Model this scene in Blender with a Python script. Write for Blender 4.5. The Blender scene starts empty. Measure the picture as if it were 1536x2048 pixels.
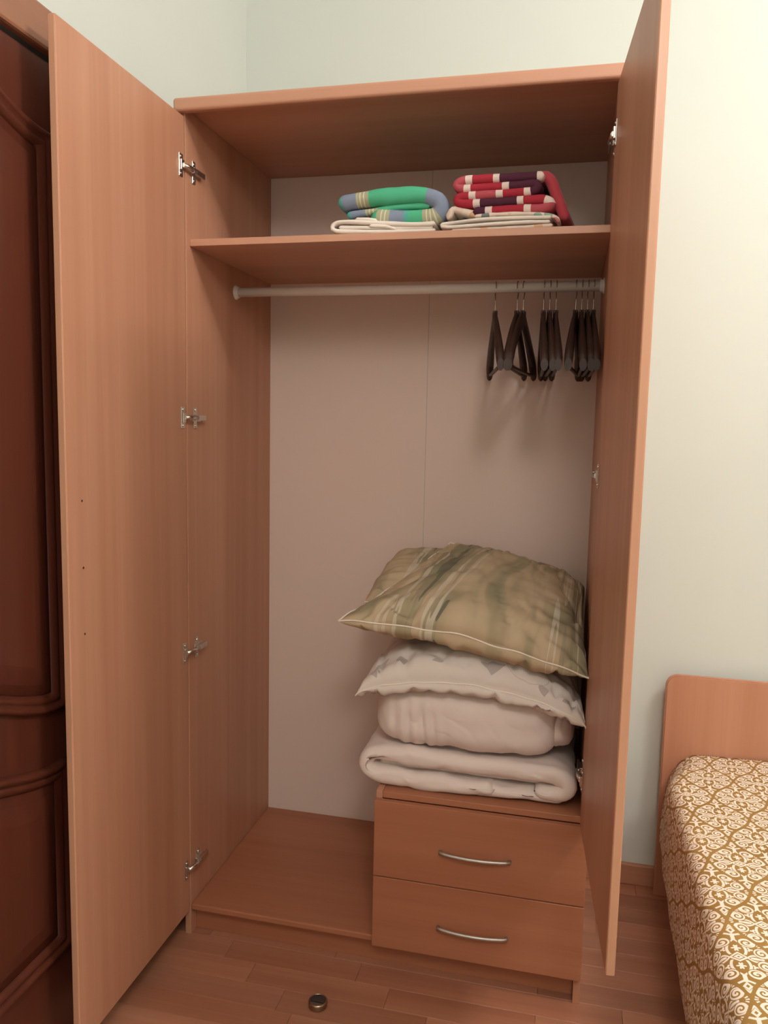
import bpy, bmesh, math, random
from mathutils import Vector, Matrix, noise

random.seed(7)
SC = bpy.context.scene
COL = SC.collection

# ---------------------------------------------------------------- camera
cd = bpy.data.cameras.new('camera'); cam = bpy.data.objects.new('camera', cd); COL.objects.link(cam)
cd.sensor_fit = 'HORIZONTAL'; cd.sensor_width = 36.0
cd.lens = 36.0 * 1570.5 / 1536.0
cd.clip_start = 0.02
_r = Vector((0.97315733, 0.22920106, 0.02077699)); _u = Vector((-0.04594973, 0.10504464, 0.99340538))
_f = Vector((-0.22550705, 0.96769442, -0.11275669))
M3 = Matrix((_r, _u, -_f)).transposed()
cam.matrix_world = Matrix.Translation((0.9176, -1.7530, 1.3363)) @ M3.to_4x4()
SC.camera = cam

# ---------------------------------------------------------------- world, exposure, lamps
w = bpy.data.worlds.new('world'); SC.world = w; w.use_nodes = True
w.node_tree.nodes['Background'].inputs[0].default_value = (0.02, 0.02, 0.02, 1)
w.node_tree.nodes['Background'].inputs[1].default_value = 1.0
SC.view_settings.view_transform = 'Standard'
SC.view_settings.look = 'None'
SC.view_settings.exposure = 0.0
SC.view_settings.gamma = 1.0
SC.view_settings.use_curve_mapping = False

def bulb(x, y, z, watts, rad=0.05, col=(1.0, 0.955, 0.915)):
    l = bpy.data.lights.new('bulb', 'POINT'); l.energy = watts; l.shadow_soft_size = rad; l.color = col
    o = bpy.data.objects.new('bulb', l); COL.objects.link(o); o.location = (x, y, z)
# the bulbs of the room's ceiling lamp, above and to the right of the frame
for k in range(3):
    a = math.radians(80 + 120 * k)
    bulb(2.25 + 0.16 * math.cos(a), -0.72 + 0.16 * math.sin(a), 2.70, 23, 0.05)
# the lamp at the far end of the room, behind the camera
bulb(1.25, -2.35, 2.62, 53, 0.20)

# ---------------------------------------------------------------- node helpers
class N:
    """A value in a node tree with arithmetic."""
    def __init__(s, t, sock): s.t = t; s.s = sock
    def _m(s, op, *o):
        n = s.t.nodes.new('ShaderNodeMath'); n.operation = op
        for i, v in enumerate((s,) + o):
            if isinstance(v, N): s.t.links.new(v.s, n.inputs[i])
            else: n.inputs[i].default_value = v
        return N(s.t, n.outputs[0])
    def __add__(s, o): return s._m('ADD', o)
    def __sub__(s, o): return s._m('SUBTRACT', o)
    def __mul__(s, o): return s._m('MULTIPLY', o)
    def __truediv__(s, o): return s._m('DIVIDE', o)
    def abs(s): return s._m('ABSOLUTE')
    def sqrt(s): return s._m('SQRT')
    def sin(s): return s._m('SINE')
    def cos(s): return s._m('COSINE')
    def floor(s): return s._m('FLOOR')
    def fract(s): return s._m('FRACT')
    def max(s, o): return s._m('MAXIMUM', o)
    def min(s, o): return s._m('MINIMUM', o)
    def lt(s, o): return s._m('LESS_THAN', o)
    def gt(s, o): return s._m('GREATER_THAN', o)
    def pow(s, o): return s._m('POWER', o)
    def atan2(s, o): return s._m('ARCTAN2', o)

def new_mat(name, rough=0.5, spec=0.4):
    m = bpy.data.materials.new(name); m.use_nodes = True
    t = m.node_tree; b = t.nodes['Principled BSDF']
    b.inputs['Roughness'].default_value = rough
    b.inputs['Specular IOR Level'].default_value = spec
    return m, t, b
def coord(t, kind='Object'):
    return t.nodes.new('ShaderNodeTexCoord').outputs[kind]
def mapping(t, vec, scale=(1, 1, 1), loc=(0, 0, 0), rot=(0, 0, 0)):
    n = t.nodes.new('ShaderNodeMapping'); t.links.new(vec, n.inputs[0])
    n.inputs['Scale'].default_value = scale; n.inputs['Location'].default_value = loc; n.inputs['Rotation'].default_value = rot
    return n.outputs[0]
def noise_tex(t, vec, scale=5, detail=3, rough=0.5, dist=0.0):
    n = t.nodes.new('ShaderNodeTexNoise'); t.links.new(vec, n.inputs['Vector'])
    n.inputs['Scale'].default_value = scale; n.inputs['Detail'].default_value = detail
    n.inputs['Roughness'].default_value = rough; n.inputs['Distortion'].default_value = dist
    return N(t, n.outputs[0])
def ramp(t, v, stops, mode='LINEAR'):
    n = t.nodes.new('ShaderNodeValToRGB'); n.color_ramp.interpolation = mode
    t.links.new(v.s if isinstance(v, N) else v, n.inputs[0])
    e = n.color_ramp.elements
    while len(e) < len(stops): e.new(0.5)
    for el, (p, c) in zip(e, stops): el.position = p; el.color = (*c, 1)
    return n.outputs[0]
def mix(t, fac, a, b, blend='MIX'):
    n = t.nodes.new('ShaderNodeMix'); n.data_type = 'RGBA'; n.blend_type = blend
    for sock, v in ((n.inputs[0], fac), (n.inputs[6], a), (n.inputs[7], b)):
        if isinstance(v, N): t.links.new(v.s, sock)
        elif isinstance(v, (tuple, list)): sock.default_value = (*v, 1)
        elif isinstance(v, (int, float)): sock.default_value = v
        else: t.links.new(v, sock)
    return n.outputs[2]
def bump(t, b, h, strength=0.1, dist=0.001):
    n = t.nodes.new('ShaderNodeBump'); n.inputs['Strength'].default_value = strength; n.inputs['Distance'].default_value = dist
    t.links.new(h.s if isinstance(h, N) else h, n.inputs['Height']); t.links.new(n.outputs[0], b.inputs['Normal'])
def setc(t, b, c):
    if isinstance(c, tuple): b.inputs['Base Color'].default_value = (*c, 1)
    else: t.links.new(c, b.inputs['Base Color'])

def wood_mat(name, axis, light, dark, rough=0.42, broad=9.0, fine=160.0, spec=0.4, per_object=0.0, contrast=0.5):
    m, t, b = new_mat(name, rough, spec)
    c = coord(t)
    info = t.nodes.new('ShaderNodeObjectInfo')
    if per_object:
        v = t.nodes.new('ShaderNodeVectorMath'); v.operation = 'SCALE'; v.inputs[0].default_value = (13, 7, 5)
        t.links.new(info.outputs['Random'], v.inputs['Scale'])
        a = t.nodes.new('ShaderNodeVectorMath'); a.operation = 'ADD'; t.links.new(c, a.inputs[0]); t.links.new(v.outputs[0], a.inputs[1])
        c = a.outputs[0]
    s = [broad] * 3; s['xyz'.index(axis)] = 0.35
    n1 = noise_tex(t, mapping(t, c, s), 1.0, 2.5, 0.55, 0.3)
    s2 = [fine] * 3; s2['xyz'.index(axis)] = 3.0
    n2 = noise_tex(t, mapping(t, c, s2), 1.0, 3, 0.6)
    s3 = [broad * 4.5] * 3; s3['xyz'.index(axis)] = 0.8
    n3 = noise_tex(t, mapping(t, c, s3), 1.0, 2, 0.5)
    v = n1 * 0.62 + n3 * 0.22 + n2 * 0.16
    lo, hi = 0.5 - 0.28 * contrast / 0.5 * 0.7, 0.5 + 0.28 * contrast / 0.5 * 0.7
    colr = ramp(t, v, [(max(lo, 0.02), dark), (min(hi, 0.98), light)])
    if per_object:
        r = N(t, info.outputs['Random'])
        k = r * per_object + (1.0 - per_object * 0.55)
        hs = t.nodes.new('ShaderNodeHueSaturation'); t.links.new(k.s, hs.inputs['Value']); t.links.new(colr, hs.inputs['Color'])
        colr = hs.outputs[0]
    setc(t, b, colr)
    bump(t, b, n2, 0.05, 0.0006)
    return m

BL, BD = (0.58, 0.295, 0.185), (0.46, 0.205, 0.118)
beech_v = wood_mat('beech laminate upright grain', 'z', BL, BD, contrast=0.36)
beech_shaded = wood_mat('beech laminate level grain', 'x', (0.44, 0.178, 0.094), (0.33, 0.114, 0.055))  # darker copy of the laminate: shade low in the room put into the colour
beech_lit = wood_mat('lit copy of level grain beech', 'x', (0.60, 0.325, 0.215), (0.49, 0.235, 0.145))  # same laminate lightened in colour, standing in for light on the undersides
beech_edge = wood_mat('beech edging', 'z', (0.60, 0.33, 0.21), (0.52, 0.26, 0.155), rough=0.35)
plank_m = wood_mat('oak floor strip', 'x', (0.45, 0.20, 0.118), (0.33, 0.128, 0.07), rough=0.36, broad=14, fine=200, per_object=0.22, contrast=0.34)
dark_wood = wood_mat('dark varnished door wood', 'z', (0.115, 0.030, 0.016), (0.07, 0.017, 0.009), rough=0.33, broad=7, fine=120, spec=0.5)
hanger_wood = wood_mat('dark stained hanger wood', 'y', (0.045, 0.022, 0.016), (0.03, 0.014, 0.010), rough=0.45)

def paint(name, c1, c2, rough=0.75):
    m, t, b = new_mat(name, rough, 0.25)
    n = noise_tex(t, mapping(t, coord(t), (1.3,) * 3), 1.0, 3, 0.5)
    setc(t, b, ramp(t, n, [(0.3, c1), (0.7, c2)]))
    g = noise_tex(t, mapping(t, coord(t), (180,) * 3), 1.0, 2, 0.5)
    bump(t, b, g, 0.06, 0.0006)
    return m
wall_m = paint('pale green cream wall paint', (0.62, 0.655, 0.605), (0.645, 0.68, 0.63))
ceil_m = paint('white ceiling paint', (0.85, 0.84, 0.80), (0.87, 0.86, 0.82))
back_m = paint('bounce tinted white hardboard', (0.735, 0.575, 0.50), (0.765, 0.60, 0.525), 0.5)  # white board; the pink tint paints in light bounced off the wood
white_plastic = paint('white coated tube', (0.78, 0.75, 0.70), (0.80, 0.77, 0.72), 0.35)

def metal(name, c, rough=0.25):
    m, t, b = new_mat(name, rough, 0.5); b.inputs['Metallic'].default_value = 1.0
    n = noise_tex(t, mapping(t, coord(t), (60,) * 3), 1.0, 2)
    setc(t, b, ramp(t, n, [(0.3, c), (0.7, tuple(x * 0.9 for x in c))]))
    return m
nickel = metal('nickel plated steel', (0.72, 0.68, 0.64), 0.25)
satin = metal('satin aluminium', (0.52, 0.47, 0.43), 0.45)

def cloth(name, c1, c2, weave=900, rough=0.9):
    m, t, b = new_mat(name, rough, 0.15)
    c = coord(t)
    n = noise_tex(t, mapping(t, c, (9,) * 3), 1.0, 3)
    setc(t, b, ramp(t, n, [(0.3, c1), (0.7, c2)]))
    wv = noise_tex(t, mapping(t, c, (weave,) * 3), 1.0, 1)
    bump(t, b, wv, 0.12, 0.0005)
    b.inputs['Sheen Weight'].default_value = 0.15
    return m
duvet_m = cloth('white cotton', (0.79, 0.665, 0.605), (0.82, 0.695, 0.635))
cream_m = cloth('cream cotton', (0.78, 0.70, 0.62), (0.82, 0.74, 0.66))
piping_m = cloth('cream piping', (0.82, 0.73, 0.62), (0.86, 0.77, 0.66))

# ---------------------------------------------------------------- mesh helpers
def empty(name, loc, label=None, cat=None, group=None, kind=None):
    o = bpy.data.objects.new(name, None); COL.objects.link(o); o.location = loc
    o.empty_display_size = 0.05
    tag(o, label, cat, group, kind); return o
def tag(o, label=None, cat=None, group=None, kind=None):
    if label: o['label'] = label
    if cat: o['category'] = cat
    if group: o['group'] = group
    if kind: o['kind'] = kind
    return o
WPOS = {}
def wpos(o):
    p = Vector((0, 0, 0))
    while o is not None: p += o.location; o = o.parent
    return p
def obj(name, bm, mat, parent=None, smooth=False, label=None, origin=None):
    """bm is in world coordinates; the object's origin goes to `origin` (default: the parent's)."""
    base = wpos(parent) if parent else Vector((0, 0, 0))
    org = Vector(origin) if origin is not None else base
    bmesh.ops.translate(bm, verts=bm.verts, vec=-org)
    me = bpy.data.meshes.new(name)
    bm.to_mesh(me); bm.free()
    mats = mat if isinstance(mat, (list, tuple)) else [mat]
    for m in mats: me.materials.append(m)
    if smooth:
        for p in me.polygons: p.use_smooth = True
    o = bpy.data.objects.new(name, me); COL.objects.link(o)
    if parent: o.parent = parent
    o.location = org - base
    if label: o['label'] = label
    return o
def box(bm, x0, x1, y0, y1, z0, z1, bev=0.0, seg=2, mi=0, fn=None):
    vs = [bm.verts.new((x, y, z)) for x in (x0, x1) for y in (y0, y1) for z in (z0, z1)]
    F = [(0, 1, 3, 2), (4, 6, 7, 5), (0, 4, 5, 1), (2, 3, 7, 6), (0, 2, 6, 4), (1, 5, 7, 3)]
    fs = [bm.faces.new([vs[i] for i in f]) for f in F]
    for f in fs: f.material_index = mi
    allv = list(vs)
    if bev:
        es = list({e for f in fs for e in f.edges})
        r = bmesh.ops.bevel(bm, geom=es, offset=bev, segments=seg, profile=0.5, affect='EDGES', material=-1)
        allv = list({v for v in r['verts']} | {v for v in vs if v.is_valid})
    if fn:
        for v in allv: v.co = Vector(fn(*v.co))
    return allv
def tube(bm, pts, rad, n=10, cap=True, mi=0):
    pts = [Vector(p) for p in pts]; rings = []
    up = Vector((0, 0, 1)); prev = None
    for i, p in enumerate(pts):
        d = (pts[min(i + 1, len(pts) - 1)] - pts[max(i - 1, 0)]).normalized()
        if prev is None:
            a = d.cross(up)
            if a.length < 1e-3: a = d.cross(Vector((1, 0, 0)))
            a.normalize()
        else:
            a = (prev - d * prev.dot(d)).normalized()
        prev = a; b = d.cross(a)
        rr = rad[i] if isinstance(rad, (list, tuple)) else rad
        rings.append([bm.verts.new(p + (a * math.cos(2 * math.pi * k / n) + b * math.sin(2 * math.pi * k / n)) * rr) for k in range(n)])
    for A, B in zip(rings, rings[1:]):
        for k in range(n):
            f = bm.faces.new((A[k], A[(k + 1) % n], B[(k + 1) % n], B[k])); f.material_index = mi; f.smooth = True
    if cap:
        for R in (rings[0][::-1], rings[-1]): bm.faces.new(R).material_index = mi
def NB(): return bmesh.new()
def fix(bm): bmesh.ops.recalc_face_normals(bm, faces=bm.faces)
def boxobj(name, b, mat, parent=None, bev=0.0, **k):
    bm = NB(); box(bm, *b, bev=bev); fix(bm); return obj(name, bm, mat, parent, **k)
def catmull(pts, step):
    P = [Vector(p) for p in pts]; out = []
    for i in range(len(P) - 1):
        p0, p1, p2, p3 = P[max(i - 1, 0)], P[i], P[i + 1], P[min(i + 2, len(P) - 1)]
        n = max(2, int((p2 - p1).length / step))
        for k in range(n):
            t = k / n
            out.append(0.5 * (2 * p1 + (p2 - p0) * t + (2 * p0 - 5 * p1 + 4 * p2 - p3) * t * t + (3 * p1 - p0 - 3 * p2 + p3) * t ** 3))
    out.append(P[-1]); return out
def sstep(a, b, x):
    t = min(1, max(0, (x - a) / (b - a))); return t * t * (3 - 2 * t)
def nz(x, y, z=0.0): return noise.noise(Vector((x, y, z)))

# ================================================================ THE ROOM
XL, YB, H = -0.068, 0.552, 2.95      # left wall, back wall, ceiling
XR, YF = 3.30, -3.20
# floor slab below the strips
fl = boxobj('floor', (XL - 0.3, XR + 0.1, YF - 0.1, YB + 0.1, -0.10, -0.004), wood_mat('oak floor ground', 'x', (0.53, 0.285, 0.17), (0.42, 0.20, 0.11), broad=14), None)
tag(fl, kind='structure')
# the floor strips: each one a piece
base_strips = []
for L in (0.34, 0.42, 0.50, 0.62):
    bm = NB(); box(bm, 0.0003, L - 0.0003, 0.0003, 0.0677, -0.004, 0.0, bev=0.0005, seg=1); fix(bm)
    me = bpy.data.meshes.new('plank'); bm.to_mesh(me); bm.free(); me.materials.append(plank_m); base_strips.append((L, me))
y = YB - 0.068; row = 0
while y > -0.95:
    x = XL - 0.05 - random.random() * 0.3
    while x < 2.15:
        L, me = random.choice(base_strips)
        o = bpy.data.objects.new('plank', me); COL.objects.link(o); o.parent = fl
        o.location = (x, y, 0.0)
        x += L
    y -= 0.068; row += 1

# left wall with the doorway of the dark door (opening y -1.12..-0.285, z 0..2.0)
bm = NB()
DY0, DY1, DZ = -1.125, -0.283, 2.012
box(bm, XL - 0.12, XL, DY1, YB + 0.1, 0, H); box(bm, XL - 0.12, XL, YF - 0.1, DY0, 0, H); box(bm, XL - 0.12, XL, DY0, DY1, DZ, H)
fix(bm); tag(obj('wall_left', bm, wall_m), kind='structure')
tag(boxobj('wall_back', (XL - 0.12, XR + 0.1, YB, YB + 0.12, 0, H), wall_m), kind='structure')
tag(boxobj('wall_right', (XR, XR + 0.1, YF - 0.1, YB, 0, H), wall_m), kind='structure')
tag(boxobj('wall_front', (XL - 0.12, XR + 0.1, YF - 0.1, YF, 0, H), wall_m), kind='structure')
tag(boxobj('ceiling', (XL - 0.12, XR + 0.1, YF - 0.1, YB + 0.1, H, H + 0.1), ceil_m), kind='structure')
bm = NB(); box(bm, 1.008, XR, YB - 0.016, YB, 0.0, 0.062, bev=0.003); fix(bm)
tag(obj('baseboard_back', bm, wood_mat('baseboard wood', 'x', (0.50, 0.25, 0.15), (0.42, 0.19, 0.10), broad=12)), kind='structure')

# ---------------------------------------------------------------- the dark carved door in the left wall
d1 = empty('door_1', (XL, (DY0 + DY1) / 2, 0), kind='structure')
XC = -0.045                                        # face of the casing
boxobj('jamb_post', (XL - 0.12, XL + 0.004, DY1 - 0.022, DY1, 0, DZ), dark_wood, d1, 0.002)
boxobj('jamb_post', (XL - 0.12, XL + 0.004, DY0, DY0 + 0.022, 0, DZ), dark_wood, d1, 0.002)
def casing(y0, y1, z0, z1, ax):
    bm = NB(); box(bm, XL + 0.0005, XC, y0, y1, z0, z1, bev=0.006, seg=3)
    return bm
boxobj('casing_post', (XL + 0.0005, XC, DY1 - 0.01, -0.218, 0, 2.0), dark_wood, d1, 0.006)
boxobj('casing_post', (XL + 0.0005, XC, -1.19, DY0 + 0.01, 0, 2.0), dark_wood, d1, 0.006)
dark_lit = wood_mat('lit copy of dark door wood', 'y', (0.36, 0.165, 0.095), (0.26, 0.105, 0.055), rough=0.33, broad=9, spec=0.5)  # same dark wood lightened: lamp light on the head painted into the colour
boxobj('casing_head', (XL + 0.0005, XC, -1.19, -0.218, 2.0005, 2.077), dark_lit, d1, 0.006)
XD = -0.062                                        # face of the leaf
boxobj('door_leaf', (XD - 0.04, XD, DY0 + 0.024, DY1 - 0.024, 0.006, 1.992), dark_wood, d1, 0.002)
YM = (DY0 + DY1) / 2
YA, YZ = -0.395, 2 * YM + 0.395
def arch(s): return sstep(0.03, 0.5, s if s < 0.5 else 1 - s)
def ring_pts(zb, zt, rt, rb, d, n=36):
    """closed outline (y,z) of an arched panel, taken in by d: eyebrow curves at top and bottom"""
    top = [(YA - d + (YZ - YA + 2 * d) * i / n, 0) for i in range(n + 1)]
    g = lambda y: arch((y - YA) / (YZ - YA))
    T_ = [(y, zt - d + rt * g(y)) for y, _ in top]; B_ = [(y, zb + d + rb * g(y)) for y, _ in top][::-1]
    return T_, B_
def carve(zb, zt, rt, rb):
    bm = NB(); prof = [(0, -0.001), (0.001, 0.010), (0.007, 0.016), (0.014, 0.013), (0.018, 0.006), (0.022, 0.010), (0.029, 0.011), (0.036, 0.004), (0.038, -0.001)]
    def rings_of(prof):
        out = []
        for d, h in prof:
            T_, B_ = ring_pts(zb, zt, rt, rb, d); out.append([bm.verts.new((XD + h, p[0], p[1])) for p in T_ + B_])
        for A, B in zip(out, out[1:]):
            for k in range(len(A)): bm.faces.new((A[k], A[(k + 1) % len(A)], B[(k + 1) % len(A)], B[k])).smooth = True
        return out
    rings_of(prof); fix(bm); obj('moulding', bm, dark_wood, d1)
    bm = NB()
    R = rings_of([(0.037, -0.002), (0.039, 0.002), (0.055, 0.002), (0.057, 0.004), (0.060, 0.0045), (0.095, 0.014)])[-1]
    m_ = len(R) // 2
    for k in range(m_ - 1): bm.faces.new((R[k], R[k + 1], R[2 * m_ - 2 - k], R[2 * m_ - 1 - k]))
    fix(bm); obj('raised_panel', bm, dark_wood, d1)
carve(0.752, 1.862, 0.075, 0.075)
carve(0.235, 0.642, 0.060, 0.0)

# ================================================================ THE WARDROBE
T = 0.016
W = empty('wardrobe', (0.5, 0.27, 0), 'open beech wardrobe with two wide-open doors, inner shelf, hanging rail and two drawers', 'wardrobe')
boxobj('side_panel', (0, T, 0, 0.545, 0, 2.0525), beech_v, W, 0.001)
boxobj('side_panel', (1 - T, 1.0, 0, 0.545, 0, 2.0525), beech_v, W, 0.001)
bm = NB(); box(bm, -0.005, 1.005, 0.002, 0.545, 2.053, 2.068, bev=0.001)
box(bm, -0.005, 1.005, -0.021, 0.002, 2.0375, 2.068, bev=0.007, seg=4); fix(bm)
obj('top_panel', bm, beech_lit, W)
boxobj('bottom_panel', (T + .0003, 1 - T - .0003, 0.0, 0.541, 0.068, 0.084), beech_shaded, W, 0.003)
boxobj('plinth', (T + .0003, 1 - T - .0003, 0.03, 0.046, 0.0, 0.0678), beech_shaded, W, 0.001)
boxobj('shelf', (T + .0003, 1 - T - .0003, 0.019, 0.541, 1.745, 1.761), beech_lit, W, 0.001)
boxobj('back_panel', (T * 0.5, 0.5042, 0.5412, 0.5445, 0.068, 2.0525), back_m, W, 0.0005)
boxobj('back_panel', (0.5058, 1 - T * 0.5, 0.5412, 0.5445, 0.068, 2.0525), back_m, W, 0.0005)
bm = NB(); box(bm, 0.5035, 0.5065, 0.5418, 0.5447, 0.07, 2.05); fix(bm)
obj('back_seam_strip', bm, paint('grey joint strip', (0.5, 0.46, 0.42), (0.52, 0.48, 0.44)), W)
# rail with its end sockets
bm = NB(); tube(bm, [(T + 0.004, 0.284, 1.680), (1 - T - 0.004, 0.284, 1.680)], 0.0125, 20); fix(bm)
rail = obj('clothes_rail', bm, white_plastic, W)
for xs, sg in ((T, 1), (1 - T, -1)):
    bm = NB(); tube(bm, [(xs, 0.284, 1.680), (xs + sg * 0.003, 0.284, 1.680), (xs + sg * 0.0032, 0.284, 1.680), (xs + sg * 0.011, 0.284, 1.680)], [0.019, 0.019, 0.0155, 0.0148], 18); fix(bm)
    obj('rail_socket', bm, white_plastic, rail)
# drawer block
boxobj('drawer_side', (0.5045, 0.5205, 0.0005, 0.5405, 0.0842, 0.4582), beech_v, W, 0.001)
boxobj('drawer_block_top', (0.5208, 1 - T - .0003, 0.0, 0.5405, 0.4418, 0.4578), beech_shaded, W, 0.0015)
def drawer(z0, z1, zh):
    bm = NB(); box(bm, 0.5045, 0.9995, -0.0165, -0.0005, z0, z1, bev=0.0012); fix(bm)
    d = obj('drawer', bm, beech_shaded, W)
    bm = NB()                                      # the box behind the front
    for b in ((0.53, 0.542, 0, 0.48), (0.966, 0.978, 0, 0.48)): box(bm, b[0], b[1], -0.0003, 0.48, z0 + 0.02, z1 - 0.03)
    box(bm, 0.542, 0.966, 0.468, 0.48, z0 + 0.02, z1 - 0.03); box(bm, 0.542, 0.966, -0.0003, 0.468, z0 + 0.02, z0 + 0.026); fix(bm)
    obj('drawer_box', bm, beech_shaded, d)
    pts = []
    for i in range(21):
        s = i / 20; pts.append((0.667 + 0.160 * s, -0.0165 - 0.008 - 0.010 * (1 - (2 * s - 1) ** 2), zh))
    pts = [(0.6665, -0.016, zh)] + pts + [(0.8275, -0.016, zh)]
    bm = NB(); tube(bm, pts, 0.0046, 12); fix(bm)
    obj('handle', bm, satin, d, label='bowed satin metal bar handle')
drawer(0.069, 0.2492, 0.146)
drawer(0.2515, 0.4412, 0.3355)

# doors.  Each is built in (s along its width from the hinge, n out of its inner face, z)
def door(hx, hy, ang, side, width, z0, z1, hinge_z, holes):
    """side=-1: left door, inner face looks to +x; side=+1: right door, inner face looks to -x"""
    th = math.radians(ang - 90)
    dirv = Vector((side * math.sin(th), -math.cos(th), 0)); nin = Vector((-side * math.cos(th), -math.sin(th), 0))
    def M(s, n, z): return Vector((hx, hy, 0)) + dirv * s + nin * n + Vector((0, 0, z))
    bm = NB(); box(bm, 0, width, -0.0155, 0, z0, z1, bev=0.0022, seg=3, fn=M); fix(bm)
    d = obj('door', bm, beech_v, W)
    bm = NB(); box(bm, width - 0.0004, width + 0.0008, -0.0138, -0.0016, z0 + 0.001, z1 - 0.001, bev=0.0004, seg=1, fn=M); fix(bm)
    obj('edge_banding', bm, beech_edge, d, label='paler beech strip along the free edge of the door')
    px = T if side < 0 else 1 - T                  # inner face of the carcass side
    sx = 1 if side < 0 else -1
    for k, hz in enumerate(hinge_z):
        bm = NB()
        box(bm, 0.012, 0.030, 0.0, 0.0025, hz - 0.026, hz + 0.026, bev=0.001, seg=1, fn=M)      # flange on the door
        box(bm, 0.014, 0.028, 0.0025, 0.007, hz - 0.012, hz + 0.012, bev=0.001, seg=1, fn=M)
        for zz in (hz - 0.019, hz + 0.019):
            tube(bm, [M(0.021, 0.002, zz), M(0.021, 0.0042, zz)], 0.0035, 8)
        a = M(0.018, 0.006, hz)                    # arm to the side panel
        sg = 1 if k else 1
        def B(x0, x1, y0, y1, zz0, zz1): box(bm, min(px + sx * x0, px + sx * x1), max(px + sx * x0, px + sx * x1), y0, y1, zz0, zz1, bev=0.0008, seg=1)
        tube(bm, [a, Vector((px + sx * 0.012, 0.004, hz)), Vector((px + sx * 0.012, 0.03, hz))], 0.0055, 6)
        B(0.009, 0.014, 0.016, 0.074, hz - 0.0065, hz + 0.0065)
        B(0.002, 0.010, 0.024, 0.062, hz - 0.006, hz + 0.006)
        B(0.0, 0.0025, 0.030, 0.046, hz - 0.026, hz + 0.026)
        B(0.0, 0.003, 0.022, 0.066, hz - 0.009, hz + 0.009)
        for zz in (hz - 0.019, hz + 0.019): tube(bm, [(px, 0.038, zz), (px + sx * 0.0045, 0.038, zz)], 0.004, 8)
        fix(bm); obj('hinge', bm, nickel, d)
    for (s, hz) in holes:
        bm = NB(); tube(bm, [M(s, -0.001, hz), M(s, 0.0006, hz)], 0.0023, 10); fix(bm)
        obj('screw_plug', bm, hanger_wood, d)
door(0.0150, -0.003, 90.0, -1, 0.4720, 0.0690, 2.0320, (1.918, 1.339, 0.760, 0.190), ((0.426, 1.176), (0.426, 1.046), (0.426, 0.915)))
door(0.9805, -0.008, 94.0, 1, 0.495, 0.4425, 2.0320, (1.928, 1.234, 0.556), ())

# ================================================================ HANGERS
def make_hanger(nm):
    """origin under the rail: local x across, y along the hanger; hook top hangs over the rail centre"""
    root = empty('coat_hanger', (0, 0, 0))
    # shoulders: lofted, curved, thicker toward the ends
    bm = NB(); rings = []
    N_ = 24
    for i in range(N_ + 1):
        s = -1 + 2 * i / N_; a = abs(s)
        yv = s * 0.212
        z = 1.601 - 0.115 * (a ** 1.25) - 0.012 * sstep(0.85, 1, a)
        hw = 0.0066 + 0.0036 * sstep(0.15, 0.9, a)                # half thickness in x
        hh = 0.024 - 0.007 * sstep(0.3, 1.0, a)                   # half height
        if a > 0.97: hw *= 0.85; hh *= 0.85
        xo = 0.004 * a * a                                        # shoulders sweep to one side
        rings.append([bm.verts.new((xo + hw * math.cos(t) * (0.8 + 0.2 * abs(math.cos(t))) , yv, z + hh * math.sin(t))) for t in [2 * math.pi * k / 10 for k in range(10)]])
    for A, B in zip(rings, rings[1:]):
        for k in range(10): bm.faces.new((A[k], A[(k + 1) % 10], B[(k + 1) % 10], B[k])).smooth = True
    bm.faces.new(rings[0][::-1]); bm.faces.new(rings[-1])
    box(bm, -0.0058, 0.0058, -0.014, 0.014, 1.59, 1.622, bev=0.002)
    fix(bm); obj('shoulders', bm, hanger_wood, root)
    bm = NB(); tube(bm, [(0.0035, -0.178, 1.503), (0.0035, -0.172, 1.474), (0.0035, -0.12, 1.472), (0.0035, 0.12, 1.472), (0.0035, 0.172, 1.474), (0.0035, 0.178, 1.503)], 0.0045, 8); fix(bm)
    obj('trouser_bar', bm, hanger_wood, root)
    pts = [(0, 0, 1.615), (0, 0, 1.640), (0, 0.0, 1.652), (0, 0.010, 1.660), (0, 0.0165, 1.672)]
    for k in range(0, 11):
        a = math.radians(-15 + 21 * k); pts.append((0, 0.0165 * math.cos(a), 1.6795 + 0.0155 * math.sin(a)))
    bm = NB(); tube(bm, catmull(pts, 0.004), 0.0014, 6); fix(bm)
    obj('hook', bm, metal('hanger hook steel', (0.42, 0.37, 0.33), 0.3) if not bpy.data.materials.get('hanger hook steel') else bpy.data.materials['hanger hook steel'], root, label='thin steel hook')
    return root
hspec = [(0.720, 9.0, 'dark wooden coat hanger hanging alone, first on the rail, set apart from the rest'),
         (0.775, -2.0, 'dark wooden coat hanger, front one of the pair next to the lone hanger'),
         (0.790, -5.0, 'dark wooden coat hanger, second of the pair, fanned out toward the group of three'),
         (0.840, 3.0, 'dark wooden coat hanger, first in the group of three on the rail'),
         (0.855, 4.0, 'dark wooden coat hanger, middle one in the group of three'),
         (0.870, 3.2, 'dark wooden coat hanger, last in the group of three, beside the gap before four'),
         (0.918, -4.0, 'dark wooden coat hanger, first in the group of four, its end swung lowest'),
         (0.932, 1.0, 'dark wooden coat hanger, second in the group of four by the open door'),
         (0.946, 2.0, 'dark wooden coat hanger, third in the group of four by the open door'),
         (0.960, 1.2, 'dark wooden coat hanger, last on the rail, nearest the open door and rail socket')]
proto = make_hanger('h')
def dup(root):
    r = root.copy(); COL.objects.link(r)
    for ch in root.children:
        c = ch.copy(); COL.objects.link(c); c.parent = r
    return r
hang = [proto] + [dup(proto) for _ in hspec[1:]]
for o, (x, rz, lab) in zip(hang, hspec):
    o.location = (x, 0.284, 0.0); o.rotation_euler = (0, 0, math.radians(rz))
    tag(o, lab, 'hanger', 'dark wooden hangers on the wardrobe rail')

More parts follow.
